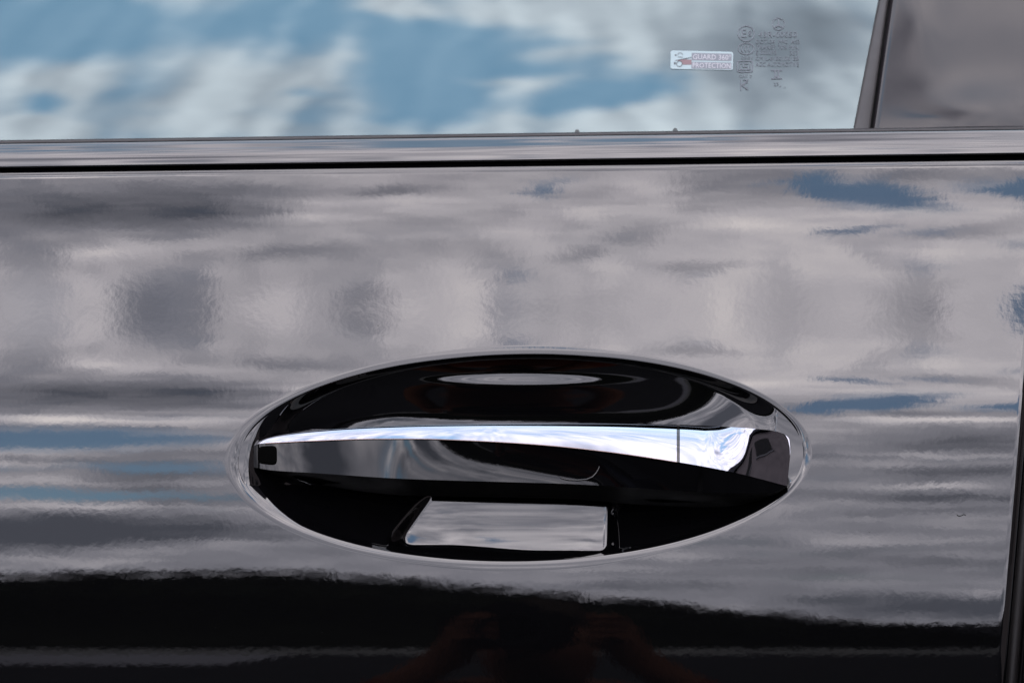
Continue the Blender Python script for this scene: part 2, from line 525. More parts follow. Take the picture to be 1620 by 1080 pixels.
# pull the last skin ring in by the roll radius so the roll ends on the shut line
allr = [P]
for k in range(1, 11):
    a = k / 10 * math.pi / 2
    q = outer + outn * ROLL * math.sin(a)
    q[:, 1] += ROLL * (1 - math.cos(a)) * 0.9
    allr.append(q[None])
q = outer + outn * ROLL
q[:, 1] += 0.012
allr.append(q[None])
P = np.concatenate(allr)
door = link('door_panel', P.reshape(-1, 3), grid_faces(P.shape[0], NA, wrap_v=True), M['paint'], car)

# --- recess bowl: steep wall, then a dished floor with its own slopes
T_PY = [555, 575, 600, 625, 640, 655, 670, 700, 760, 785, 810, 840, 868, 890]
T_EL = [-14, -10, -9, -8, -6, -1.5, 3.5, 6, 9, 11, 15, 21, 28, 34]
tf = pchip(T_PY, tilt_from_e(T_PY, T_EL))
_fz = np.linspace(-0.11, 0.01, 2401)
_ft = np.radians(tf(540 - _fz / S))
_fy = np.concatenate([[0], np.cumsum(0.5 * (np.tan(_ft[1:]) + np.tan(_ft[:-1])) * np.diff(_fz))])
_fy -= np.interp((540 - 723) * S, _fz, _fy)


def row_z(py): return (540 - py) * S


def floor_y(px, py, z):
    u = (px - CX) / EA
    y = np.interp(z - Z0, _fz, _fy) + 0.019 - 0.0105 * u ** 2 - np.where(u > 0, 0.0085, 0.0075) * u ** 4
    zz = z - Z0
    # slight swelling in the upper floor
    y = y + 0.00054 * np.exp(-((px - 835) / 150.0) ** 2) * np.tanh((zz - row_z(598)) / 0.0026)
    # right end of the upper floor turns up towards the sky
    y = y + 0.21 * sstep(px, 980, 1240) ** 1.5 * np.clip(zz - row_z(648), -0.02, 0.03) * (1 - sstep(py, 728, 768))
    # left end of the upper floor turns down
    y = y - 0.10 * (1 - sstep(px, 430, 640)) * np.clip(zz - row_z(700), 0.0, 0.03)
    # finger pocket: outside it the floor climbs towards the lower rim
    lx = px + (np.clip(py, 770, 860) - 785) * 0.75 * (1 - sstep(px, 660, 780))
    qx = np.where(lx < 812, 676 - lx, px - 968)               # beyond the left / right pocket wall
    rc = 34.0 - 16.0 * sstep(px, 760, 880)
    qy = py - (871.0 + 9.0 * sstep(px, 700, 860))
    ax, ay = np.maximum(qx + rc, 0), np.maximum(qy + rc, 0)
    sd = np.hypot(ax, ay) + np.minimum(np.maximum(qx, qy) + rc, 0) - rc
    y = y - sstep(sd, -10, 16) * np.clip(row_z(768) - zz, 0, 1) * 0.42
    return y


def recess_points(PX, PY, rr):
    base = on_door(PX, PY)
    yw = base[..., 1] + LIP * (1 + 0.25 * np.abs(np.cos(th))[None] ** 3)
    fl = np.maximum(floor_y(PX, PY, base[..., 2]), yw + 0.0009)
    s = np.clip((1.0 - rr) / (0.05 + 0.11 * np.abs(np.cos(th))[None] ** 5), 0, 1)
    k = np.sin(s * math.pi / 2)                 # steep at the rim, rounding into the floor
    y = yw + (fl - yw) * k
    return pt(PX, PY, y)


rad = np.concatenate([np.linspace(0.0, 0.93, 110), 0.93 + 0.0703 * np.linspace(0, 1, 50)[1:] ** 0.9])
rad[0] = 0.004
RR = np.repeat(rad[:, None], NA, 1)
B = recess_points(CX + RR * ex[None], CY + RR * ey[None], RR)
bf = grid_faces(len(rad), NA, wrap_v=True)
bv = np.concatenate([B.reshape(-1, 3), B[0].mean(0)[None]])
bf += [(len(bv) - 1, j, (j + 1) % NA) for j in range(NA)]
recess = link('handle_recess', bv, bf, M['bowl'], door)

# --- pull handle: one lofted bar, split into grip, chrome strip, lock cover
h_top = pchip([404, 408, 418, 450, 500, 600, 700, 800, 950, 1075, 1150, 1200, 1226, 1238, 1246, 1250.5, 1252],
              [703, 700, 694.5, 687, 681, 674.5, 671.5, 670, 669.5, 671.5, 675, 678.5, 682, 686, 692, 700.5, 707])
h_cb = pchip([404, 408, 450, 500, 600, 660, 750, 850, 950, 1073, 1160, 1200, 1252],
             [704, 702, 699, 696.5, 693.5, 693.5, 696.5, 702.5, 712.5, 730.5, 746.5, 755.5, 768.5])
h_cr = pchip([402, 430, 500, 640, 800, 900, 1000, 1075, 1150, 1200, 1235, 1252], [739, 743.5, 748, 757, 762, 765, 771, 776, 780, 780.5, 777, 769.2])
h_bt = pchip([402, 450, 640, 900, 1000, 1075, 1150, 1200, 1235, 1252], [742, 755, 783, 789, 797, 801, 804, 798, 786, 771])
h_y = pchip([402, 412, 430, 470, 540, 650, 800, 1000, 1100, 1140, 1180, 1212, 1235, 1246, 1252],
            [2.2, -0.4, -2.4, -5.4, -9.0, -12.5, -14.8, -15.2, -14.8, -14.0, -12.0, -9.2, -6.7, -5.4, -4.8])
h_tt = pchip([402, 480, 600, 680, 760, 850, 950, 1075, 1252], [5, 6, 6, 1, -4, -9, -13, -16, -16])   # face slope under the chrome
h_tb = pchip([402, 480, 600, 750, 900, 940, 975, 1075, 1252], [3, 4.5, 5.5, 4, 1.6, 0, -6, -14, -16])   # face slope above the crease


def handle_section(px):
    """rows of (picture row, depth) for one station, in order: back-top, chrome, face, underside, back"""
    top, cb, cr, bt = (float(f(px)) for f in (h_top, h_cb, h_cr, h_bt))
    y = float(h_y(px)) / 1000
    mm = S
    hc = (cb - top) * mm
    rows = []
    yb = 0.009
    # chrome: convex, slope falling from steep at the top to gentler at its lower edge
    n = 12
    tw = float(sstep(px, 1115, 1190))        # the lock cover turns its face outwards towards the end
    sl0, sl1 = math.tan(R(48 - 20 * tw)), math.tan(R(33 - 20 * tw))
    ch = []
    yy = y
    for k in range(n + 1):
        f = k / n                      # 0 at lower edge
        ch.append((cb - f * (cb - top), yy))
        s = sl1 + (sl0 - sl1) * (f + 0.5 / n) ** 2.2 + ((0.6 - 0.45 * tw) * (k == n - 1))
        yy += s * hc / n
    ytop = ch[-1][1]
    # face
    fa = []
    hf = (cr - cb) * mm
    yy = y + 0.0004
    m = 14
    tt_, tb_ = float(h_tt(px)), float(h_tb(px))
    for k in range(m + 1):
        f = k / m
        fa.append((cb + f * (cr - cb), yy))
        t = tt_ + (tb_ - tt_) * (f + 0.5 / m)
        yy -= math.tan(R(t)) * hf / m
    ycr = fa[-1][1]
    # underside: a flat that faces the ground
    un = []
    yu = max(yb, ycr + 0.002)
    for k in range(1, 9):
        f = k / 8
        un.append((cr + (bt - cr) * f ** 0.9, ycr + (yu - ycr) * f ** 1.05))
    ybk = max(yb, ycr + 0.002)
    bk = [(bt - 3, ybk + 0.002), (top + 6, max(ybk + 0.002, ytop + 0.003)), (top + 1.5, max(ytop + 0.0012, ybk))]
    return ch, fa, un, bk


handle = bpy.data.objects.new('door_handle', None)
COL.objects.link(handle)
handle.parent = car


def loft(name, stations, pick, mat, cap=True, sharp=None, push=0.0, under=None):
    secs = []
    for px in stations:
        rows = pick(*handle_section(px))
        a = np.array(rows)
        lean = -6.5 * (a[:, 0] - 703) / 65 * float(sstep(px, 1120, 1252))
        secs.append(pt(px + lean, a[:, 0], a[:, 1] + push))
    nv = len(secs[0])
    V = np.concatenate(secs)
    F = grid_faces(len(secs), nv, wrap_v=True)
    if cap:
        F.append(tuple(range(nv))[::-1])
        F.append(tuple(range((len(secs) - 1) * nv, len(secs) * nv)))
    fm = None
    if under is not None:           # underside and back carry grained plastic
        fm = [1 if (k < len(secs) * nv - nv and 27 <= k % nv <= 37) else 0 for k in range(len(F))]
    return link(name, V, F, mat, handle, sharp=sharp, mats=[mat, under] if under else None, fmat=fm)


def stations(a, b, n):
    return [a + (b - a) * (0.5 - 0.5 * math.cos(math.pi * k / n)) for k in range(n + 1)]


def pick_chrome(ch, fa, un, bk):
    back = [(r + 0.5, y + 0.0016) for r, y in ch]
    return ch + back[::-1][1:]


def pick_body(ch, fa, un, bk):
    # hidden shelf under the chrome so that the strip seats on it
    up = [(r + 0.3, y + 0.0011) for r, y in ch]
    return up[::-1] + fa + un + bk


GAPX = 1073.0
loft('chrome_strip', stations(403.5, GAPX - 2.5, 110), pick_chrome, M['chrome'], sharp=40)
loft('lock_cover', stations(GAPX + 2.5, 1251.5, 70), pick_chrome, M['chrome'], sharp=40)
loft('grip', stations(399.5, GAPX - 0.05, 140), pick_body, M['piano'], sharp=35, under=M['under'])
loft('lock_housing', stations(GAPX + 0.05, 1251.8, 70), pick_body, M['piano'], sharp=35, under=M['under'])


def pick_rim(ch, fa, un, bk):
    r, y = ch[0]
    return [(r - 0.3, y - 0.0002), (r + 0.9, y - 0.0003), (r + 2.0, y + 0.0003), (r + 1.2, y + 0.0012)]


loft('chrome_edge', stations(420, GAPX - 2, 90), pick_rim, M['edge'])


# posts that carry the bar out of the recess
def post(name, x0, x1, y0, y1, d0, d1, rnd):
    n = 40
    secs = []
    for f, grow in ((0.0, 0.90), (0.15, 0.92), (0.5, 1.0), (0.8, 1.06), (1.0, 1.2)):
        a = np.linspace(0, 2 * math.pi, n, endpoint=False)
        ca, sa = np.cos(a), np.sin(a)
        qx = (x0 + x1) / 2 + (x1 - x0) / 2 * grow * np.sign(ca) * np.abs(ca) ** rnd
        qy = (y0 + y1) / 2 + (y1 - y0) / 2 * grow * np.sign(sa) * np.abs(sa) ** rnd
        secs.append(pt(qx, qy, d0 + (d1 - d0) * f))
    V = np.concatenate(secs)
    F = grid_faces(len(secs), n, wrap_v=True)
    return link(name, V, F, M['piano'], handle)


post('mounting_post', 985, 1190, 690, 800, 0.001, 0.024, 0.5)
post('mounting_post', 450, 610, 695, 768, 0.001, 0.024, 0.6)

# rounded black square on the grip face near its left tip
def face_point(px, f):
    ch, fa, un, bk = handle_section(px)
    a = np.array(fa)
    k = f * (len(a) - 1)
    i = min(int(k), len(a) - 2)
    r, y = a[i] + (a[i + 1] - a[i]) * (k - i)
    return pt(px, r, y)[0]


pv, n = [], 15
for i in range(n):
    for j in range(n):
        a, b = 2 * i / (n - 1) - 1, 2 * j / (n - 1) - 1
        k = (max(abs(a), abs(b)) ** 5 / max(1e-6, (abs(a) ** 5 + abs(b) ** 5) ** 1.0 * 1.0)) ** 0.2 if (a or b) else 1.0
        a, b = a * k, b * k                                  # square grid pulled into a rounded square
        edge = max(abs(a), abs(b), (abs(a) ** 5 + abs(b) ** 5) ** 0.2)
        p = face_point(423 + 17.5 * a, 0.46 + 0.40 * b)
        p[1] += 0.0007 if edge > 0.99 else (-0.0001 if edge > 0.8 else -0.0003)
        pv.append(p)
link('black_patch', pv, grid_faces(n, n), M['black_patch'], handle)


def tube(name, path, rad_, mat, parent, n=10, taper=True):
    path = [Vector(p) for p in path]
    V, F = [], []
    for i, p in enumerate(path):
        d = (path[min(i + 1, len(path) - 1)] - path[max(i - 1, 0)]).normalized()
        a = d.cross(Vector((0, 1, 0.02))).normalized()
        b = d.cross(a).normalized()
        f = i / (len(path) - 1)
        rr_ = rad_ * (min(1, 4 * f + 0.25, 4 * (1 - f) + 0.25) if taper else 1)
        for k in range(n):
            t = 2 * math.pi * k / n
            V.append(p + a * rr_ * math.cos(t) + b * rr_ * math.sin(t))
    F = grid_faces(len(path), n, wrap_v=True)
    F.append(tuple(range(n))[::-1])
    F.append(tuple(range((len(path) - 1) * n, len(path) * n)))
    return link(name, V, F, mat, parent)


# ridge added on the grip face to catch the touch recess's reflected light curve
hk = []
ctrl = [(884, 752.5), (889, 756.5), (900, 758.8), (914, 759.3), (928, 758.2), (938, 754.0), (944.5, 747.0), (948, 739.5), (949, 735.0)]
for (x0, y0), (x1, y1) in zip(ctrl[:-1], ctrl[1:]):
    for k in range(4):
        px, row = x0 + (x1 - x0) * k / 4, y0 + (y1 - y0) * k / 4
        a = np.array(handle_section(px)[1])
        hk.append(pt(px, row, float(np.interp(row, a[:, 0], a[:, 1])) + 0.00002)[0])
tube('light_curve_ridge', hk, 0.00042, M['piano'], handle)

# --- belt trim under the window, gap, seals
def g_top(x): return 222 - 0.0137 * x
def g_bot(x): return 266 - 0.0136 * x


def strip(name, rows, mat, parent, x0=-1500, x1=2900, n=110, sharp=None):
    """rows: list of (function of x -> picture row, depth y); swept along the car"""
    V = []
    xs = np.linspace(x0, x1, n)
    for x in xs:
        xw = (x - 810) * S
        for fr_, y in rows:
            V.append(pt(x, fr_(x), y + xw * xw / 14.0)[0])
    return link(name, V, grid_faces(n, len(rows)), mat, parent, sharp=sharp)


YB = float(np.interp((540 - 285) * S, _zz, _yy))       # door skin depth at the belt
yb0 = YB - 0.001
rows = []
N = 22
yy = yb0
rows.append((lambda x: g_bot(x) + 0.5, yb0 + 0.012))
rows.append((lambda x: g_bot(x) + 0.2, yb0 + 0.0012))
for k in range(N + 1):
    f = k / N
    rows.append((lambda x, f=f: g_bot(x) - 1.2 + (g_top(x) + 5 - g_bot(x) + 1.2) * f, yy))
    t = R(12 + 22 * f + 10 * max(0, f - 0.85) / 0.15 - 8 * math.exp(-((f - 0.30) / 0.10) ** 2) + 6 * math.exp(-((f - 0.62) / 0.08) ** 2))
    yy += math.tan(t) * 38 * S / N
rows.append((lambda x: g_top(x) + 4.4, yy + 0.0012))
trim_back = yy
belt = strip('belt_trim', rows, M['trim'], car)
strip('window_seal', [(lambda x: g_top(x) + 5.5, yy + 0.0004), (lambda x: g_top(x) + 3.6, yy + 0.0003), (lambda x: g_top(x) + 1.5, yy + 0.0008),
                      (lambda x: g_top(x) + 0.2, yy + 0.0018), (lambda x: g_top(x) + 0.0, yy + 0.004)], M['rubber'], car)
# black channel behind the gap
strip('gap_channel', [(lambda x: g_bot(x) - 12, YB + 0.011), (lambda x: g_bot(x) + 4, YB + 0.010), (lambda x: g_bot(x) + 40, YB + 0.0115)], M['gap'], car)

# --- window pane
GT = 25.0            # lean of the glass, degrees
YG = trim_back + 0.003


def glass_y(x, z):
    zb = Z0 + (540 - 215) * S
    h = z - zb
    return YG + math.tan(R(GT)) * h + h * h / (2 * 1.1) * 1.35 + x * x / (2 * 5.0)


def on_glass(px, py, off=0.0):
    px, py = np.broadcast_arrays(np.atleast_1d(np.asarray(px, float)), np.atleast_1d(np.asarray(py, float)))
    y = np.full(px.shape, YG)
    for _ in range(8):
        p = pt(px, py, y)
        y = glass_y(p[..., 0], p[..., 2])
    p = pt(px, py, y)
    p[..., 1] += off
    return p


gx = np.linspace(-1500, 1405, 130)
gy = np.linspace(228, -260, 50)
GX, GY = np.meshgrid(gx, gy, indexing='ij')
window = link('side_window', on_glass(GX, GY).reshape(-1, 3), grid_faces(130, 50), M['glass'], car)

# two small stop pegs that stand on the seal
for px in (913, 1068):
    V, F = [], []
    for i in range(7):
        a = math.pi * i / 6
        for off in (-0.0004, 0.0010):
            V.append(on_glass(px - 4.0 * math.cos(a), g_top(px) + 0.5 - 5.0 * math.sin(a) ** 0.8, off)[0])
    F = [(2 * i, 2 * i + 2, 2 * i + 3, 2 * i + 1) for i in range(6)] + [tuple(range(0, 14, 2)), tuple(range(1, 14, 2))[::-1]]
    link('seal_peg', V, F, M['peg'], car, smooth=False)


# --- flat print on the glass
def flat_text(txt, px, py, w, h, font_w=None):
    """outline of one line of lettering, as photo-plane vertices and faces"""
    cu = bpy.data.curves.new('lettering', 'FONT')
    cu.body = txt
    cu.resolution_u = 2
    ob = bpy.data.objects.new('lettering_tmp', cu)
    COL.objects.link(ob)
    bpy.context.view_layer.update()
    me_ = bpy.data.meshes.new_from_object(ob.evaluated_get(bpy.context.evaluated_depsgraph_get()))
    co = np.array([v.co[:2] for v in me_.vertices])
    fc = [tuple(p.vertices) for p in me_.polygons]
    bpy.data.objects.remove(ob)
    bpy.data.curves.remove(cu)
    bpy.data.meshes.remove(me_)
    lo, hi = co.min(0), co.max(0)
    co = (co - lo) / (hi - lo)
    return [(px + c[0] * w, py + h - c[1] * h) for c in co], fc


def ring(cx, cy, rx, ry, wd, n=40, pw=1.0, a0=0.0, a1=2 * math.pi):
    full = abs(a1 - a0 - 2 * math.pi) < 1e-6
    v = []
    for i in range(n + (0 if full else 1)):
        a = a0 + (a1 - a0) * i / n
        c, s_ = math.cos(a), math.sin(a)
        c, s_ = math.copysign(abs(c) ** pw, c), math.copysign(abs(s_) ** pw, s_)
        v += [(cx + (rx - wd / 2) * c, cy + (ry - wd / 2) * s_), (cx + (rx + wd / 2) * c, cy + (ry + wd / 2) * s_)]
    m_ = len(v) // 2
    f = [(2 * i, 2 * i + 1, 2 * ((i + 1) % m_) + 1, 2 * ((i + 1) % m_)) for i in range(m_ if full else m_ - 1)]
    return v, f


def bar(x0, y0, x1, y1, wd, wd2=None):
    d = Vector((x1 - x0, y1 - y0)).normalized()
    nx, ny = -d.y, d.x
    wd2 = wd if wd2 is None else wd2
    return [(x0 + nx * wd / 2, y0 + ny * wd / 2), (x0 - nx * wd / 2, y0 - ny * wd / 2),
            (x1 - nx * wd2 / 2, y1 - ny * wd2 / 2), (x1 + nx * wd2 / 2, y1 + ny * wd2 / 2)], [(0, 1, 2, 3)]


def poly(*pts):
    return list(pts), [tuple(range(len(pts)))]


def print_on_glass(name, pieces, mats, parent, off=-0.00025, label=None, tilt=0.0, piv=(0, 0)):
    """pieces: (verts, faces, material index, extra lift)"""
    V, F, FM = [], [], []
    for (v, f), mi, lift in pieces:
        b0_ = len(V)
        a = np.array(v, float)
        dx, dy = a[:, 0] - piv[0], a[:, 1] - piv[1]
        a = np.stack([piv[0] + dx - dy * tilt, piv[1] + dy + dx * tilt], -1)
        V += list(on_glass(a[:, 0], a[:, 1], off - lift))
        F += [tuple(b0_ + q for q in g) for g in f]
        FM += [mi] * len(f)
    o_ = link(name, V, F, None, parent, smooth=False, mats=mats, fmat=FM)
    if label:
        o_['label'] = label
    return o_


PR = [M['print']]
print_on_glass('emblem', [(ring(1231.5, 38.5, 9.6, 9.2, 1.3), 0, 0)] +
               [(bar(1231.5, 40.0, 1231.5 + 9.2 * math.sin(a), 40.0 - 9.2 * math.cos(a), 3.0, 0.9), 0, 0.00002 * k)
                for k, a in enumerate((0, 2.15, -2.15))], PR, window, label='round three pointed star emblem etched on the glass')
print_on_glass('approval_mark', [(ring(1180.5, 53.5, 12.6, 12.0, 1.5), 0, 0), (flat_text('E', 1173, 47, 8.0, 12.5), 0, 0),
                                 (flat_text('8', 1183.5, 49, 5.5, 9), 0, 0)], PR, window, label='circle around E8 etched on the glass')
print_on_glass('safety_mark', [(ring(1180.5, 77.5, 12.6, 8.8, 1.5), 0, 0)] +
               [(ring(1177.5 + 5.2 * k, 77.5, 4.6, 5.2, 1.5, n=12, a0=math.pi * 0.62, a1=math.pi * 1.38), 0, 0) for k in range(3)], PR, window,
               label='oval around three nested C letters')
print_on_glass('standard_mark', [(ring(1178.5, 105.5, 12.2, 8.8, 1.8, pw=0.35), 0, 0), (bar(1171, 101, 1174, 101, 1.6), 0, 0), (bar(1168.5, 110.5, 1186, 110.5, 1.8), 0, 0),
               (bar(1171, 103, 1171, 110, 1.6), 0, 0.00001), (bar(1175.5, 101, 1184, 101, 1.8), 0, 0.00002), (bar(1176, 101, 1176, 106, 1.6), 0, 0.00003),
               (bar(1175.5, 106, 1184, 106, 1.7), 0, 0.00004), (bar(1183, 106, 1183, 110, 1.6), 0, 0.00005), (bar(1187, 101, 1187, 111, 1.8), 0, 0.00006)], PR, window,
               label='rounded box around the letters ISI')
print_on_glass('certificate_mark', [(bar(1172, 126.5, 1172, 143.5, 1.8), 0, 0), (bar(1173, 135, 1183.5, 127, 1.6), 0, 0.00001), (bar(1173, 135, 1183.5, 142.5, 1.6), 0, 0.00002),
               (ring(1184, 135, 7.5, 4.2, 1.4, n=12, a0=math.pi * 0.55, a1=math.pi * 1.45), 0, 0.00003), (bar(1176, 126.8, 1184, 126.8, 1.4), 0, 0.00004)], PR, window,
               label='small KC mark')
print_on_glass('beam_mark', [(bar(1220, 111.5, 1237.5, 111.5, 1.9), 0, 0), (bar(1220, 124.5, 1237.5, 124.5, 2.0), 0, 0), (bar(1226, 112, 1226, 124, 2.4), 0, 0.00001),
               (bar(1231.5, 112, 1231.5, 124, 2.6), 0, 0.00002), (bar(1226, 120, 1232, 123.5, 2.2), 0, 0.00003)], PR, window, label='small beam shaped mark under the lettering')
for txt, x_, y_, w_, h_ in (('43R-00050', 1200, 50.5, 61, 9.2), ('DOT-24  M40  AS2', 1195.5, 63, 70, 6.6), ('TRANSP. 70% MIN.', 1196, 71.8, 68, 6.8),
                            ('E 000293', 1196, 80.2, 32, 6.8), ('357', 1249, 81.0, 14.5, 6.6), ('CM/L-6100106158', 1195, 89.4, 68.5, 6.8), ('2501', 1172, 89.2, 18, 4.8),
                            ('AGC AUTOMOTIVE', 1195, 98.7, 68.5, 7.0), ('CAT. 2', 1169.5, 118.5, 19.5, 4.8), ('23', 1224.5, 131, 7, 5.2), ('- ..', 1233.5, 136.5, 10, 2.6)):
    print_on_glass('lettering', [(flat_text(txt, x_, y_, w_, h_), 0, 0)], PR, window)

SM = [M['stick_white'], M['stick_grey'], M['stick_text'], M['stick_red'], M['stick_line']]


def rrect(x0, y0, x1, y1, r, n=6):
    p = []
    for cx_, cy_, a0 in ((x1 - r, y0 + r, -90), (x1 - r, y1 - r, 0), (x0 + r, y1 - r, 90), (x0 + r, y0 + r, 180)):
        for k in range(n + 1):
            a = R(a0 + 90 * k / n)
            p.append((cx_ + r * math.cos(a), cy_ + r * math.sin(a)))
    return p, [tuple(range(len(p)))]


L1, L2, L3 = 0.00008, 0.00016, 0.00024
print_on_glass('sticker', [
    (rrect(1061, 81.5, 1159.5, 110.5, 3.2), 0, 0),
    (rrect(1094, 84.5, 1157.3, 96.2, 1.0), 1, L1), (rrect(1094, 98.6, 1157.3, 109.2, 1.0), 1, L1),
    (flat_text('GUARD 360\u00b0', 1096, 86.2, 60, 8.4), 2, L2), (flat_text('PROTECTION', 1096, 100.0, 60, 7.8), 2, L2),
    # small picture of a car nose with two lamps
    (poly((1068, 96.5), (1074, 95.6), (1080, 95.0), (1094, 95.2), (1094, 103.2), (1080, 103.4), (1078, 99.5), (1073.5, 97.5)), 3, L1),
    (poly((1066, 97.3), (1075, 95.2), (1083, 93.6), (1094, 91.0), (1094, 92.0), (1085, 94.4), (1075, 96.2)), 4, L2),
    (ring(1074.8, 102.2, 4.4, 4.4, 0.9, n=20), 4, L2), (rrect(1066.3, 99.6, 1069.2, 103.2, 1.1), 4, L2),
    (ring(1075.8, 88.4, 3.8, 3.6, 0.8, n=16, a0=math.pi, a1=2 * math.pi), 4, L2), (bar(1072, 91.2, 1080, 91.6, 0.8), 4, L2), (rrect(1067.4, 87.4, 1070.2, 89.6, 0.9), 4, L2)],
    SM, window, label='pale rectangular protection sticker with grey print', tilt=0.022, piv=(1110, 96))

# --- divider strip and pillar panel at the right
def dv_l(py): return 1390 - 40 * (py / 205.0)
def dv_r(py): return 1407 - 29 * (py / 205.0)


pys = np.linspace(205, -240, 40)


def vstrip(name, cols, mat, parent, ys=pys, sharp=None):
    V = []
    for y_ in ys:
        for fx, off in cols:
            V.append(on_glass(fx(y_), y_ - 0.0085 * (fx(y_) - 1370) * 0, off)[0])
    return link(name, V, grid_faces(len(ys), len(cols)), mat, parent, sharp=sharp)


vstrip('divider_strip', [(lambda y: dv_l(y) - 0.5, 0.0), (lambda y: dv_l(y), -0.0022), (lambda y: dv_l(y) + 4, -0.003), (lambda y: dv_r(y) - 6, -0.0031),
                         (lambda y: dv_r(y) - 2.5, -0.0026), (lambda y: dv_r(y) - 1.8, -0.0004)], M['rubber'], car, np.linspace(206, -240, 40))
vstrip('pillar_gap', [(lambda y: dv_r(y) - 3.5, -0.0006), (lambda y: dv_r(y) + 8, -0.0006)], M['gap'], car, np.linspace(206, -240, 40))
# panel: softly dished sheet with a rolled front edge
nu, nv = 50, 60
V = []
for i in range(nu):
    fy = i / (nu - 1)
    py = 205.5 - 445 * fy
    for j in range(nv):
        fx = j / (nv - 1)
        x_l = dv_r(py) + 1.5
        px = x_l + (2800 - x_l) * fx ** 2.0
        d = px - x_l
        off = -0.0028 + 0.0016 * max(0, 1 - d / 7) ** 2
        wv = 0.0030 * math.exp(-((px - 1545) / 120) ** 2 - ((py - 195) / 55) ** 2) + 0.0010 * math.exp(-((px - 1450) / 60) ** 2 - ((py - 40) / 90) ** 2)
        V.append(on_glass(px, py - 0.0137 * (px - 1380), off - wv)[0])
panel = link('pillar_panel', V, grid_faces(nu, nv), M['pillar'], car)

# --- rear door beyond the shut line, with the dark seal in the gap
def sl(py): return 1655 - 70 * (py - 257) / 823.0


rp = []
rows_py = np.linspace(262, 1700, 120)
offs = [(30.5, 0.014), (30.5, 0.0030), (31.5, 0.0014), (33.5, 0.0004), (37, 0.0), (60, 0), (120, 0), (250, 0), (420, 0), (700, 0), (1100, 0)]
for py in rows_py:
    for dx, o_ in offs:
        x_ = sl(py) + dx
        rp.append(on_door(x_, py - 0.0133 * (x_ - 1655) * 1.0, o_)[0])
link('rear_door', rp, grid_faces(len(rows_py), len(offs)), M['paint'], car)
sp = []
for py in rows_py:
    for k in range(9):
        a = math.pi * k / 8
        sp.append(on_door(sl(py) + 19.5 - 12.5 * math.cos(a), py, 0.0115 - 0.004 * math.sin(a))[0])
link('door_seal', sp, grid_faces(len(rows_py), 9), M['seal'], car)

# --- cabin seen dimly through the glass
cb_ = bmesh.new()
for (x0, x1, y0, y1, z0, z1) in [(-0.9, 0.9, 0.09, 1.6, 0.45, 1.75)]:
    vs = [cb_.verts.new((x, y, z)) for x in (x0, x1) for y in (y0, y1) for z in (z0, z1)]
    for f in ((0, 1, 3, 2), (4, 6, 7, 5), (2, 3, 7, 6), (0, 2, 6, 4), (1, 5, 7, 3)):
        cb_.faces.new([vs[i] for i in f])
me = bpy.data.meshes.new('cabin_lining')
cb_.to_mesh(me)
me.materials.append(M['cabin'])
o = bpy.data.objects.new('cabin_lining', me)
COL.objects.link(o)
o.parent = car

# ------------------------------------------------------------------ ground and the tree belt mirrored in the paint
def sheet(name, x0, x1, y0, y1, z, mat):
    o = link(name, [(x0, y0, z), (x1, y0, z), (x1, y1, z), (x0, y1, z)], [(0, 1, 2, 3)], mat, smooth=False)
    o['kind'] = 'structure'
    return o


sheet('ground', -1500, 1500, -1500, 1500, 0.0, M['ground'])
sheet('pavement', -4.6, -1.7, -18.9, -14, 0.004, M['road'])
kv, kf = [], []
for i, x in enumerate(np.linspace(-5, 5, 121)):
    for (yy_, zz_) in ((-19.0, 0.0), (-19.0, 0.13), (-19.3, 0.13), (-19.3, 0.0)):
        kv.append((x, yy_, zz_))
o = link('kerb', kv, grid_faces(121, 4), M['kerb'], smooth=False)
o['kind'] = 'structure'

# two storey house wall to the right of the photographer, mirrored in the rounded end of the chrome
house = bpy.data.objects.new('building', None)
COL.objects.link(house)
house.location = (0, 0, 0)
house['label'] = 'brown rendered building beside the road mirrored in the end of the chrome handle'
house['category'] = 'building'


def box(name, x0, x1, y0, y1, z0, z1, mat, parent):
    v = [(x, y, z) for x in (x0, x1) for y in (y0, y1) for z in (z0, z1)]
    return link(name, v, [(0, 1, 3, 2), (4, 6, 7, 5), (0, 4, 5, 1), (2, 3, 7, 6), (0, 2, 6, 4), (1, 5, 7, 3)], mat, parent, smooth=False)


box('wall', 6.0, 14.0, -12.5, -1.0, 0.0, 7.6, M['render'], house)
rv = [(5.5, -13, 7.6), (14.5, -13, 7.6), (14.5, -0.5, 7.6), (5.5, -0.5, 7.6), (5.5, -6.75, 10.2), (14.5, -6.75, 10.2)]
link('roof', rv, [(0, 1, 5, 4), (2, 3, 4, 5), (0, 4, 3), (1, 2, 5), (0, 3, 2, 1)], M['slate'], house, smooth=False)
for yy_ in (-11.4, -9.0, -6.6, -4.6):
    for zz_ in (0.9, 4.4):
        w_ = box('window', 5.97, 6.03, yy_, yy_ + 1.2, zz_, zz_ + 1.5, M['gap'], house)
        box('frame', 5.94, 6.0, yy_ - 0.08, yy_ + 1.28, zz_ - 0.1, zz_ - 0.01, M['kerb'], w_)

tv, tfc = [], []
rng = random.Random(3)


def tree_h(x):
    # level on the left of the mirror image, sinking to the right
    h = 2.68 - 0.33 * max(0.0, x + 2.1) - 0.03 * max(0.0, -x - 2.1)
    return h + 0.10 * mnoise.noise(Vector((x * 0.5, 3.1, 0))) + 0.09 * mnoise.noise(Vector((x * 2.1, 1.1, 0)))


PATH = [(-38.0, 14.0), (-38.0, -18.0), (-32.0, -24.0), (34.0, -24.0), (42.0, -18.0), (42.0, 14.0)]   # the belt closes round both sides
SEG = [math.dist(a, b) for a, b in zip(PATH[:-1], PATH[1:])]


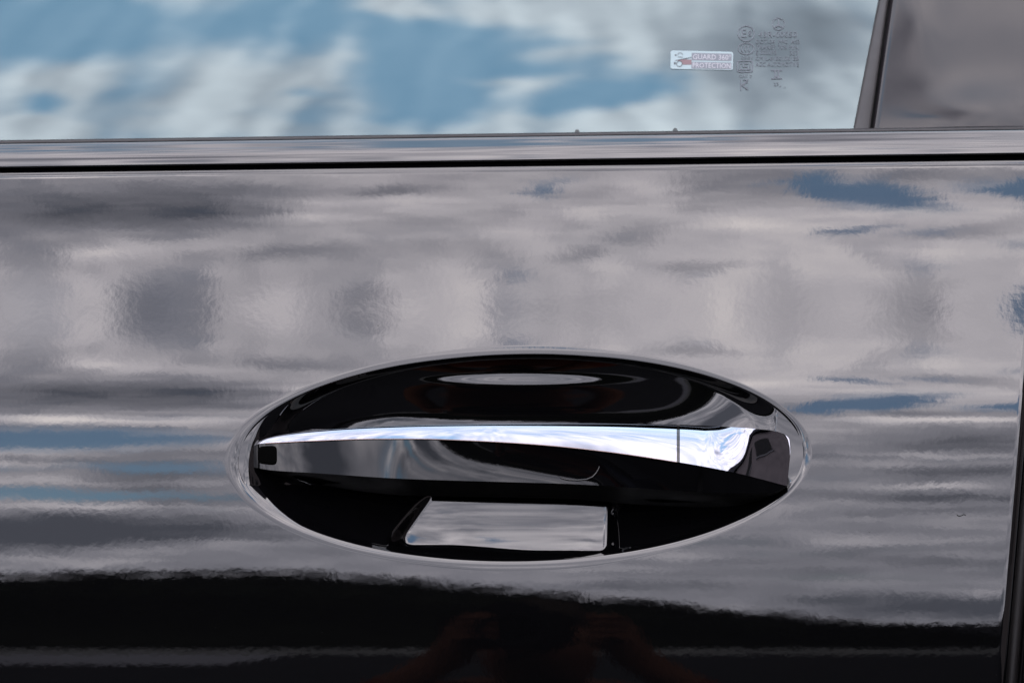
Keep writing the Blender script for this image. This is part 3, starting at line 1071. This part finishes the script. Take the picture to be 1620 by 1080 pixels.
def on_path(d):
    for (a, b), l_ in zip(zip(PATH[:-1], PATH[1:]), SEG):
        if d <= l_ or (a, b) == (PATH[-2], PATH[-1]):
            f = d / l_
            return a[0] + (b[0] - a[0]) * f, a[1] + (b[1] - a[1]) * f
        d -= l_


def belt_h(x, y):
    return max(0.35, min(9.0, tree_h(max(-14, min(x, 6.8)) + 0.02 * x) + 0.25 * max(0.0, y + 22.0)))


for k in range(52000):
    x, y = on_path(rng.uniform(0, sum(SEG)))
    h = belt_h(x, y)
    z = h * (1 - 0.6 * rng.random() ** 2.2)
    x, y = x + rng.gauss(0, 0.25), y + rng.gauss(0, 0.25)
    r_ = rng.uniform(0.035, 0.10)
    n_ = Vector((rng.gauss(0, 1), rng.gauss(0, 1), rng.gauss(0, 1))).normalized()
    a = n_.orthogonal().normalized()
    b = n_.cross(a)
    c = Vector((x, y, max(z, 0.05)))
    b0 = len(tv)
    tv += [c + a * r_, c + b * r_ * 0.6, c - a * r_, c - b * r_ * 0.6]
    tfc.append((b0, b0 + 1, b0 + 2, b0 + 3))
# dark core so that the belt is not see-through
b0 = len(tv)
for k in range(601):
    x, y = on_path(sum(SEG) * k / 600.0)
    h = belt_h(x, y) - 0.06
    q = 1.0 + 0.9 / math.hypot(x, y)
    tv += [(x, y, 0.0), (x * q, y * q, h * 0.7), (x * q * q, y * q * q, h)]
tfc += [tuple(b0 + q for q in f) for f in grid_faces(601, 3)]
trees = link('tree_belt', tv, tfc, M['leaf'], smooth=False)
trees['kind'] = 'stuff'
trees['label'] = 'dark belt of trees beyond the road mirrored along the bottom of the car door'

# ------------------------------------------------------------------ a lint fibre and dust on the paint
fp = [(1513.5, 813), (1515, 815), (1518, 816), (1521, 815.2), (1524, 813.6), (1527, 814), (1528.5, 816)]
pts_ = []
for (x0, y0), (x1, y1) in zip(fp[:-1], fp[1:]):
    for k in range(4):
        pts_.append(on_door(x0 + (x1 - x0) * k / 4, y0 + (y1 - y0) * k / 4, -0.00018)[0])
fib = tube('lint_fibre', pts_, 0.00016, M['gap'], None, n=6)
fib['label'] = 'tiny dark curled fibre stuck to the paint low at the right of the door'
fib['category'] = 'fibre'
dv, df = [], []
rd = random.Random(11)
spots = [(598, 515, 0.00028), (1375, 841, 0.00028), (1009, 883, 0.0002)] + \
        [(rd.uniform(5, 1580), rd.uniform(290, 1070), rd.uniform(0.00005, 0.00013)) for _ in range(130)]
for x_, y_, r_ in spots:
    if ((x_ - CX) / EA) ** 2 + ((y_ - CY) / EB) ** 2 < 1.2:
        continue
    c = on_door(x_, y_, -r_ * 0.3)[0]
    b0_ = len(dv)
    for v in ((1, 0, 0), (-0.8, 0, 0.2), (0, 0, 1.0), (0.1, 0, -0.9), (0, -0.8, 0), (0, 0.5, 0)):
        dv.append(c + np.array(v) * r_ * rd.uniform(0.8, 1.3))
    df += [tuple(b0_ + q for q in f) for f in ((0, 2, 4), (2, 1, 4), (1, 3, 4), (3, 0, 4), (2, 0, 5), (1, 2, 5), (3, 1, 5), (0, 3, 5))]
dust = link('dust', dv, df, M['dust'], smooth=True)
dust['kind'] = 'stuff'
dust['label'] = 'fine dust specks scattered over the black door paint'

# ------------------------------------------------------------------ the photographer, crouching, mirrored in the lower door
person = bpy.data.objects.new('person', None)
COL.objects.link(person)
person.location = (0, -1.85, 0)
person['label'] = 'person in a rust brown jacket crouching with a camera, mirrored low in the door'
person['category'] = 'person'


def skin(name, chains, mat, parent, sub=1):
    """chains of (x, y, z, radius); points shared by position are welded; grown with a Skin modifier"""
    idx, vs, rs, es = {}, [], [], set()
    for ch_ in chains:
        prev = None
        for (x, y, z, r_) in ch_:
            key = (round(x, 4), round(y, 4), round(z, 4))
            if key not in idx:
                idx[key] = len(vs)
                vs.append(Vector((x, y, z)))
                rs.append(r_)
            i_ = idx[key]
            if prev is not None and prev != i_:
                es.add((min(prev, i_), max(prev, i_)))
            prev = i_
    me_ = bpy.data.meshes.new(name)
    me_.from_pydata(vs, sorted(es), [])
    ob = bpy.data.objects.new(name + '_tmp', me_)
    COL.objects.link(ob)
    ob.modifiers.new('skin', 'SKIN').use_smooth_shade = True
    ob.modifiers.new('sub', 'SUBSURF').levels = sub
    ob.modifiers['sub'].render_levels = sub
    for i_, sv in enumerate(me_.skin_vertices[0].data):
        sv.radius = (rs[i_], rs[i_])
        sv.use_root = i_ == 0
    bpy.context.view_layer.update()
    out = bpy.data.meshes.new_from_object(ob.evaluated_get(bpy.context.evaluated_depsgraph_get()))
    out.name = name
    bpy.data.objects.remove(ob)
    out.materials.clear()
    out.materials.append(mat)
    o_ = bpy.data.objects.new(name, out)
    COL.objects.link(o_)
    if parent is not None:
        o_.parent = parent
        o_.location = -parent.location
    return o_


HX = 0.03
body = [[(0, -1.98, 0.34, 0.12), (0.01, -1.93, 0.46, 0.11), (0.02, -1.88, 0.57, 0.12), (HX, -1.83, 0.65, 0.055), (HX, -1.80, 0.715, 0.075),
         (HX, -1.785, 0.785, 0.092), (HX, -1.80, 0.845, 0.07)],
        [(HX, -1.785, 0.785, 0.092), (HX, -1.70, 0.78, 0.028), (HX, -1.685, 0.76, 0.016)]]
for s_ in (-1, 1):
    sh, elb, wr = (HX + s_ * 0.19, -1.84, 0.58, 0.06), (HX + s_ * 0.27, -1.66, 0.50, 0.042), (HX + s_ * 0.10, -1.60, 0.735, 0.027)
    palm = (HX + s_ * 0.082, -1.585, 0.785, 0.033)
    body.append([(0.02, -1.88, 0.57, 0.12), sh, elb, wr, palm])
    for k in range(4):
        zf = 0.80 + 0.016 * k
        body.append([palm, (HX + s_ * 0.078, -1.555, zf, 0.010), (HX + s_ * 0.062, -1.527 + 0.003 * k, zf + 0.003, 0.009), (HX + s_ * 0.045, -1.522, zf, 0.008)])
    body.append([palm, (HX + s_ * 0.066, -1.612, 0.775, 0.011), (HX + s_ * 0.048, -1.628, 0.795, 0.010)])
    body.append([(0, -1.98, 0.34, 0.12), (s_ * 0.13, -1.93, 0.33, 0.085), (s_ * 0.21, -1.58, 0.44, 0.060), (s_ * 0.18, -1.76, 0.10, 0.042), (s_ * 0.19, -1.60, 0.05, 0.035)])
skin('body', body, M['skin'], person)
jk = [[(0, -1.97, 0.36, 0.145), (0.01, -1.93, 0.46, 0.135), (0.02, -1.88, 0.56, 0.14), (HX, -1.845, 0.625, 0.075)]]
for s_ in (-1, 1):
    jk.append([(0.02, -1.88, 0.56, 0.14), (HX + s_ * 0.19, -1.84, 0.58, 0.078), (HX + s_ * 0.24, -1.735, 0.54, 0.066), (HX + s_ * 0.27, -1.66, 0.50, 0.060), (HX + s_ * 0.13, -1.612, 0.69, 0.036)])
skin('jacket', jk, M['jacket'], person)
tz = [[(0, -1.98, 0.33, 0.15), (0, -2.0, 0.28, 0.14)]]
for s_ in (-1, 1):
    tz.append([(0, -1.98, 0.33, 0.15), (s_ * 0.13, -1.93, 0.33, 0.10), (s_ * 0.17, -1.76, 0.385, 0.09), (s_ * 0.21, -1.58, 0.44, 0.075), (s_ * 0.20, -1.66, 0.28, 0.066), (s_ * 0.18, -1.755, 0.12, 0.055)])
skin('trousers', tz, M['denim'], person)
for s_ in (-1, 1):
    skin('shoe', [[(s_ * 0.18, -1.81, 0.05, 0.048), (s_ * 0.185, -1.70, 0.05, 0.045), (s_ * 0.19, -1.57, 0.045, 0.040)]], M['gap'], person)
skin('hair', [[(HX, -1.86, 0.755, 0.06), (HX, -1.86, 0.825, 0.07), (HX, -1.81, 0.855, 0.072), (HX, -1.755, 0.865, 0.045)]], M['hair'], person)
pc = bpy.data.objects.new('photo_camera', None)
COL.objects.link(pc)
pc.location = (0.02, -1.60, 0.82)
pc['label'] = 'black camera held up by the crouching person, mirrored in the door'
pc['category'] = 'camera'


def rbox(name, cx, cy, cz, wx, wy, wz, bev, mat, parent):
    bm = bmesh.new()
    bmesh.ops.create_cube(bm, size=1.0)
    bmesh.ops.scale(bm, vec=(wx, wy, wz), verts=bm.verts)
    bmesh.ops.bevel(bm, geom=bm.edges[:], offset=bev, segments=2, affect='EDGES')
    me_ = bpy.data.meshes.new(name)
    bm.to_mesh(me_)
    bm.free()
    me_.materials.append(mat)
    o_ = bpy.data.objects.new(name, me_)
    COL.objects.link(o_)
    o_.parent = parent
    o_.location = Vector((cx, cy, cz)) - parent.location
    return o_


rbox('camera_body', 0.0, -1.625, 0.815, 0.135, 0.05, 0.095, 0.012, M['black_patch'], pc)
rbox('viewfinder_hump', 0.0, -1.625, 0.872, 0.06, 0.055, 0.04, 0.010, M['black_patch'], pc)
rbox('grip', -0.062, -1.605, 0.812, 0.03, 0.04, 0.085, 0.010, M['black_patch'], pc)
secs = []
for (y_, r_) in ((-1.605, 0.030), (-1.59, 0.036), (-1.575, 0.037), (-1.53, 0.037), (-1.527, 0.040), (-1.508, 0.040), (-1.506, 0.036), (-1.512, 0.030), (-1.53, 0.026)):
    a = np.linspace(0, 2 * math.pi, 40, endpoint=False)
    secs.append(np.stack([r_ * np.cos(a), 0 * a + y_, 0.8193 + r_ * np.sin(a)], -1))
o = link('lens', np.concatenate(secs), grid_faces(len(secs), 40, wrap_v=True) + [tuple(range((len(secs) - 1) * 40, len(secs) * 40))], M['black_patch'], pc)
o.location = -pc.location
